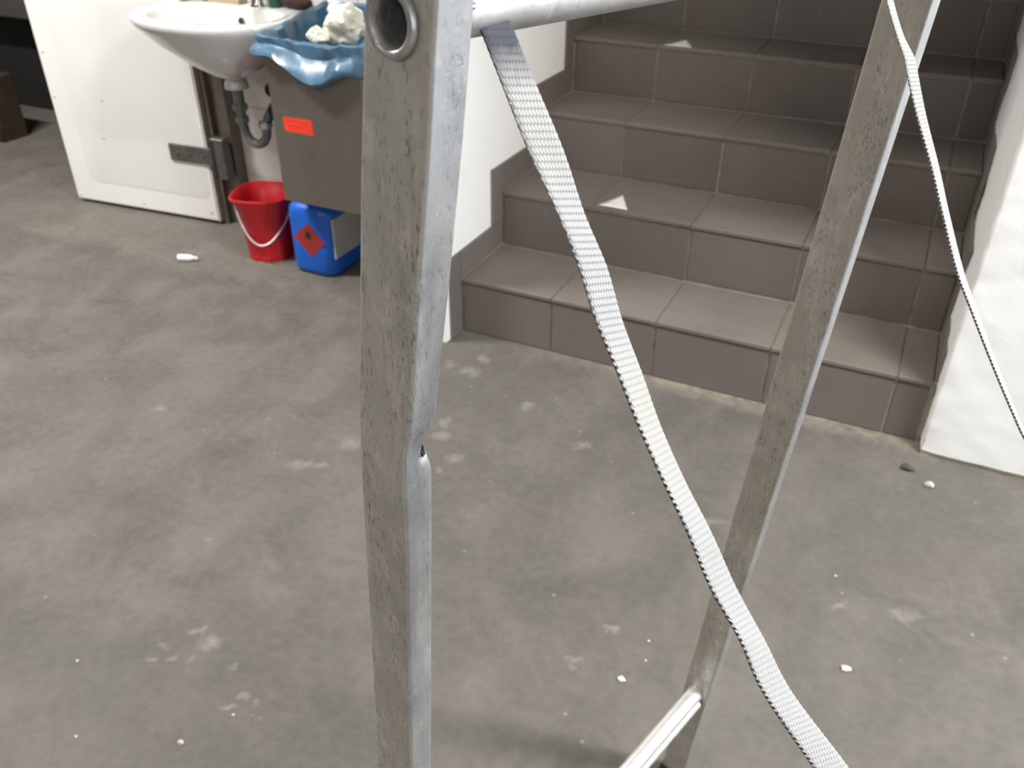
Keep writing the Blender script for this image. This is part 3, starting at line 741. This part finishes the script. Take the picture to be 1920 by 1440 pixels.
# ------------------------------------------------------------------ store room contents at the far left
def store():
    r = empty('dark_cabinet', (-3.6, 1.6, 0), 'dark cabinet over a black block put in as shade in the unlit store room', 'cabinet')
    part('cabinet_body', MB().obox((-3.4, 1.60, .88), (1.45, 0, 0), (0, 0, .35), (0, -.55, 0), .01), M['cab'], r)
    part('undershade_block', MB().box(-4.8, -2.0, 1.22, 2.1, 0, .53), M['hole'], r)  # black block put in for the shade under the cabinet
    r = empty('wooden_box', (-3.45, .76, 0), 'dark brown wooden box at the left edge of the doorway', 'box')
    part('box_body', MB().obox((-3.45, .76, .16), (.385, 0, 0), (0, .07, 0), (0, 0, .16), .004), M['wood'], r)
    for z in (.05, .27):
        part('batten', MB().obox((-3.45, .682, z), (.385, 0, 0), (0, 0, .028), (0, -.008, 0), .002), M['wood'], r)
store()

# ------------------------------------------------------------------ ladder in the foreground
E_ = Vector((.2819, .9594, 0)).normalized(); MN = Vector((.9549, -.2806, -.0968)).normalized()
PN, DNN = Vector((1.0552, -1.9091, 1.3644)), Vector((-.1031, -.006, -1))
PF, DF = Vector((1.2073, -1.3916, 1.3644)), Vector((-.0728, .0973, -1))
ROWS = [(1.0563,-1.909,1.3747,.0388,.0202),(1.0552,-1.9091,1.3644,.039,.0203),(1.0523,-1.9094,1.3387,.0398,.0203),(1.0493,-1.9096,1.3104,.0406,.0201),(1.0459,-1.9101,1.2837,.0404,.0202),(1.0403,-1.9108,1.2387,.0393,.0202),(1.0366,-1.9111,1.2049,.0393,.0184),(1.0349,-1.9113,1.1897,.039,.018),(1.0334,-1.9114,1.1771,.0387,.0181),(1.0323,-1.9116,1.1689,.0384,.018),(1.031,-1.9119,1.1623,.0371,.0157),(1.0299,-1.9122,1.1572,.0359,.0149),(1.0289,-1.9125,1.1511,.035,.0157),(1.0281,-1.9126,1.1452,.0345,.0179),(1.0275,-1.9126,1.1381,.0344,.0192),(1.0271,-1.9124,1.1291,.0348,.0196),(1.0261,-1.9117,1.1026,.0366,.019),(1.0235,-1.9111,1.0614,.0368,.0189),(1.0192,-1.9104,.9959,.0359,.0193),(1.0159,-1.9096,.9424,.0364,.0195),(1.0121,-1.9088,.8822,.037,.0193),(1.0089,-1.908,.8282,.0378,.0193)]
HS = Vector((1.0336, -1.9028, 1.3545))            # centre of the flared rung end on the outer face
RUNG_L = .5394
HE = HS + E_*RUNG_L + Vector((0, 0, -.012))
RDIR = (HE-HS).normalized()

def section(Pc, w_, t, r=.0022, nf=10, dent=None):
    """closed loop round the stile: a along E_ (0 outer .. t inner), b along MN (0 front .. -w back)"""
    pts = []
    def arc(ca, cb, a0):
        for k in range(5):
            a = math.radians(a0 + 22.5*k); pts.append((ca + r*math.cos(a), cb + r*math.sin(a)))
    arc(r, -r, 180); pts.reverse()                 # outer-front corner, travelling front -> outer reversed below
    loop = list(reversed(pts)); pts = []
    # build in order: front side (a 0->t), inner side, back side, outer side
    out = []
    def corner(ca, cb, s):
        for k in range(5):
            a = math.radians(s - 22.5*k); out.append((ca + r*math.cos(a), cb + r*math.sin(a)))
    corner(r, -r, 180)
    for k in range(1, nf): out.append((lerp(r, t-r, k/nf), 0.0))
    corner(t-r, -r, 90)
    for k in range(1, 4): out.append((t, lerp(-r, -w_+r, k/4)))
    corner(t-r, -w_+r, 0)
    for k in range(1, 4): out.append((lerp(t-r, r, k/4), -w_))
    corner(r, -w_+r, -90)
    for k in range(1, 8): out.append((0.0, lerp(-w_+r, -r, k/8)))
    res = []
    for a, b in out:
        if dent: a, b = dent(a, b, t, w_)
        res.append(Pc + E_*a + MN*b)
    return res

def near_stile_mesh():
    rows = []
    P = lambda z: PN + DNN*(PN.z - z)
    for z in (1.72, 1.60, 1.50, 1.43): rows.append((*P(z), .0388, .0202))
    for a, b in zip(ROWS[:-1], ROWS[1:]):
        n = max(1, int(math.ceil((a[2]-b[2])/(.0022 if 1.09 < a[2] < 1.195 else .012))))
        for k in range(n): rows.append(tuple(lerp(x, y, k/n) for x, y in zip(a, b)))
    last = ROWS[-1]; rows.append(last)
    foot = PN + DNN*PN.z
    for z in (.7, .5, .3, .15, .012):
        p = foot + (Vector(last[:3]) - foot)*(z/last[2]); p.z = z; rows.append((*p, .0385, .0196))
    # soften the row data so that the bend is a bend and not a kink list
    sm = []
    for i, r in enumerate(rows):
        if 1.08 < r[2] < 1.36:
            ww = [(rows[j], math.exp(-((rows[j][2]-r[2])/.0035)**2)) for j in range(max(0, i-6), min(len(rows), i+7))]
            s_ = sum(q for _, q in ww); sm.append(tuple(sum(a[k]*q for a, q in ww)/s_ for k in range(5)))
        else: sm.append(r)
    rings = []
    for x, y, z, w_, t in sm:
        def dent(a, b, t_, ww, z=z):
            u = max(0, min(1, a/t_)); fr = sstep(-.014, -.001, b)     # 1 on the front side
            g = lambda c, s: math.exp(-((z-c)/s)**2)
            zc = 1.1535 + .010*(1-u)                                    # the fold runs obliquely over the front
            cut = -.0016*g(zc-.004, .0085)*sstep(.25, 1.0, u) - .0008*g(zc-.002, .016)
            cut += .0007*g(1.135, .011)*sstep(.0, .5, u)
            cut += -.0030*g(1.1480+.006*(u-.8), .0030)*sstep(.55, .80, u)*(1-.5*sstep(.86, 1, u))
            cut += .0006*noise.noise(Vector((a*260, z*120, 3)))*g(1.152, .02)
            return a + .0012*g(1.1505, .004)*sstep(.8, 1, u)*fr, b + cut*fr
        rings.append(section(Vector((x, y, z)), w_, t, dent=dent if 1.09 < z < 1.21 else None))
    me = mesh(MB().loft(rings), M['near'], HS*0, 38, 'stile')
    return me

def ladder():
    root = empty('stepladder', (1.02, -1.6, 0), 'weathered aluminium stepladder frame with a dented near upright and white straps', 'ladder')
    org = ORG[root.name]
    # near upright: cut the hole for the rung
    me = near_stile_mesh()
    tmp = D.objects.new('tmp_stile', me); COL.objects.link(tmp)
    cut = MB().tube([HS - RDIR*.012, HS + RDIR*.034], .0106, 40)
    cm = D.objects.new('tmp_cut', mesh(cut, M['near'])); COL.objects.link(cm)
    bo = tmp.modifiers.new('b', 'BOOLEAN'); bo.operation = 'DIFFERENCE'; bo.object = cm; bo.solver = 'EXACT'
    dg = bpy.context.evaluated_depsgraph_get(); dg.update()
    me2 = D.meshes.new_from_object(tmp.evaluated_get(dg)); me2.name = 'stile'
    D.objects.remove(tmp); D.objects.remove(cm)
    me2.transform(Matrix.Translation(-org)); me2.shade_smooth(); me2.set_sharp_from_angle(angle=math.radians(38))
    me2.materials.append(M['outer'])
    for pl in me2.polygons:
        if pl.normal.dot(-E_) > .80: pl.material_index = 1      # the outer face takes the browner, duller metal
    st = link('stile', me2, root, org); st['label'] = 'near aluminium upright with a deep dent in its edge'
    # far upright
    rings = []
    for z in (1.72, 1.4, 1.2, 1.0, .8, .6, .4, .2, .012):
        p = PF + DF*(PF.z - z); rings.append(section(p, .0407, .0197, nf=3))
    o = part('stile', MB().loft(rings), M['far'], root, 38, 'far aluminium upright, dull grey with scuffs')
    o.data.materials.append(M['near'])
    for pl in o.data.polygons:
        if pl.normal.dot(MN) > .6: pl.material_index = 1        # the front edge takes the bluer metal
    tear = crumple(Vector((1.0292, -1.9125, 1.1492)) + E_*.0136 - MN*.0024, .0013, 6, (.8, 1.0, 2.6))
    part('torn_crease', tear, M['crumbd'], st)
    for base, d in ((PN, DNN), (PF, DF)):
        c = base + d*(base.z-.016) + E_*.0098 - MN*.0195
        part('rubber_foot', MB().loft([[Vector((c.x, c.y, z)) + E_*(.0135*k)*a + MN*(.024*k)*b for a, b in ((-1,-1),(1,-1),(1,1),(-1,1))] for z, k in ((0, 1.0), (.008, 1.0), (.020, .93))]), M['rubber'], root)
    # upper rung: hollow tube swaged into the near upright
    prof = [(.0130, -.0004), (.0136, -.0022), (.0130, -.0038), (.0113, -.0042), (.0098, -.0032), (.0090, .0), (.0088, .006), (.0088, RUNG_L-.002), (.0105, RUNG_L-.002), (.0105, .0035), (.0106, .0015)]
    rg = part('rung', MB().lathe(prof + [prof[0]], HS, RDIR, 44, False, False), M['rung'], root, 50)
    part('weld_bead', MB().lathe([(.0104, -.0012), (.0124, -.0006), (.0130, .0012), (.0118, .0030), (.0104, .0036)], HS + RDIR*.0212, RDIR, 30, False, False), M['rung'], rg, 60)
    burr = crumple(HS + RDIR*.030 + MN*.0085 + Vector((0, 0, .0052)), .0024, 4, (1.3, 1.3, 1))
    part('weld_burr', burr, M['rung'], rg, 60)
    part('rung_plug', MB().lathe([(.0087, 0), (.0087, .002)], HS + RDIR*.20, RDIR, 20), M['hole'], rg)
    # lower rung: ribbed section between the two uprights
    q = Vector((1.1084, -1.2797, .275)); L2 = .637
    a, b = q - E_*L2, q
    lr = part('rung', MB().tube([a, b], .0125, 24), M['rung2'], root, 50)
    off = MN*.0075 + Vector((0, 0, -.0165))
    part('rung_rib', MB().tube([a + off, b + off - E_*.004], .0070, 16), M['rung2'], lr, 50)
    m = a.lerp(b, .82)
    # straps
    def strap(rows, start):
        L = [Vector(r[:3]) for r in rows]; R = [Vector(r[3:]) for r in rows]
        L = [L[0] + start*1.0, L[0] + start*.45] + L; R = [R[0] + start*1.0, R[0] + start*.45] + R
        def cr(P, i, t):
            p0, p1, p2, p3 = P[max(i-1, 0)], P[i], P[min(i+1, len(P)-1)], P[min(i+2, len(P)-1)]
            return .5*((2*p1) + (p2-p0)*t + (2*p0-5*p1+4*p2-p3)*t*t + (3*p1-p0-3*p2+p3)*t**3)
        sl, sr, dist = [], [], [0.0]
        for i in range(len(L)-1):
            n = max(2, int((L[i+1]-L[i]).length/.00055))
            for k in range(n): sl.append(cr(L, i, k/n)); sr.append(cr(R, i, k/n))
        for i in range(1, len(sl)): dist.append(dist[-1] + ((sl[i]+sr[i])/2 - (sl[i-1]+sr[i-1])/2).length)
        nw = 12; mb = MB(); mb.uv = []
        th = .0011
        for i in range(len(sl)):
            t = (sl[min(i+1, len(sl)-1)]+sr[min(i+1, len(sl)-1)] - sl[max(i-1, 0)]-sr[max(i-1, 0)]).normalized()
            wv = sr[i]-sl[i]; nrm = t.cross(wv).normalized()
            ph = dist[i]/.0033*2*math.pi
            for side in (1, -1):
                for j in (range(nw+1) if side == 1 else range(nw, -1, -1)):
                    u = j/nw; e = .007*math.sin(ph)*(2*u-1)
                    h = th*(.95 + .05*abs(math.sin(ph/2))) * (1 if 0 < j < nw else .35)
                    mb.v.append(tuple(sl[i] + wv*(u + e) + nrm*h*side)); mb.uv.append((u, dist[i]))
        n = 2*(nw+1)
        for i in range(len(sl)-1):
            for k in range(n):
                mb.f.append((i*n+k, i*n+(k+1) % n, (i+1)*n+(k+1) % n, (i+1)*n+k))
        mb.f.append(tuple(range(n))); mb.f.append(tuple((len(sl)-1)*n+k for k in range(n)))
        return mb
    S1 = [(1.0522,-1.8701,1.3474,1.0594,-1.8549,1.3454),(1.0617,-1.8718,1.3296,1.0697,-1.8568,1.3272),(1.0754,-1.874,1.3038,1.085,-1.8596,1.3011),(1.0908,-1.8772,1.2798,1.0968,-1.8615,1.2753),(1.1021,-1.879,1.2585,1.1094,-1.8638,1.2536),(1.1123,-1.8822,1.2368,1.1195,-1.867,1.231),(1.125,-1.8847,1.2145,1.1316,-1.8692,1.2075),(1.1376,-1.8874,1.1914,1.1439,-1.8718,1.1832),(1.1517,-1.8895,1.1675,1.1586,-1.8737,1.1582),(1.1669,-1.8909,1.1423,1.1753,-1.8753,1.1328),(1.1812,-1.8931,1.1163,1.1913,-1.8777,1.1064),(1.1995,-1.8943,1.0899,1.2099,-1.8786,1.0787),(1.2158,-1.8961,1.0618,1.2289,-1.8802,1.0505),(1.2473,-1.8948,1.0201,1.2643,-1.8794,1.0102),(1.2750,-1.895,.9850,1.2920,-1.880,.9750)]
    S2 = [(1.163,-1.44,1.3273,1.1656,-1.4248,1.3257),(1.1719,-1.4446,1.3067,1.1751,-1.4295,1.3048),(1.1846,-1.4484,1.2837,1.1884,-1.4334,1.2814),(1.1936,-1.4496,1.2683,1.2004,-1.4354,1.2662),(1.1991,-1.4519,1.2565,1.2062,-1.4381,1.2543),(1.213,-1.4578,1.2288,1.2193,-1.4436,1.226),(1.2325,-1.4642,1.1935,1.238,-1.4498,1.1899),(1.2487,-1.4705,1.1615,1.2539,-1.4561,1.1573),(1.2703,-1.4783,1.1199,1.276,-1.4639,1.1149),(1.2886,-1.4823,1.0913,1.2941,-1.4677,1.0855),(1.3175,-1.4879,1.0475,1.3224,-1.4732,1.0406),(1.348,-1.4928,1.0034,1.3527,-1.478,.9953),(1.3789,-1.497,.9596,1.3844,-1.4823,.9507)]
    # both straps hang on down to the floor, where their slack ends lie
    def hang(rows, pts):
        w_ = (Vector(rows[-1][3:]) - Vector(rows[-1][:3]))/2
        for p in pts: rows.append((*(Vector(p)-w_), *(Vector(p)+w_)))
    hang(S1, ((1.345, -1.888, .84), (1.405, -1.889, .66), (1.44, -1.89, .42), (1.452, -1.89, .18), (1.457, -1.89, .05), (1.475, -1.89, .013), (1.53, -1.888, .012)))
    hang(S2, ((1.455, -1.492, .82), (1.52, -1.494, .62), (1.55, -1.495, .38), (1.56, -1.495, .16), (1.565, -1.495, .05), (1.585, -1.495, .013), (1.64, -1.493, .012)))
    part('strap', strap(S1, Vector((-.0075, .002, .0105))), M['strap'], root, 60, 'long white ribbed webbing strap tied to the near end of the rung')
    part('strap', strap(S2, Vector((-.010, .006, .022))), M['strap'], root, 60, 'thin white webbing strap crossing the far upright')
ladder()
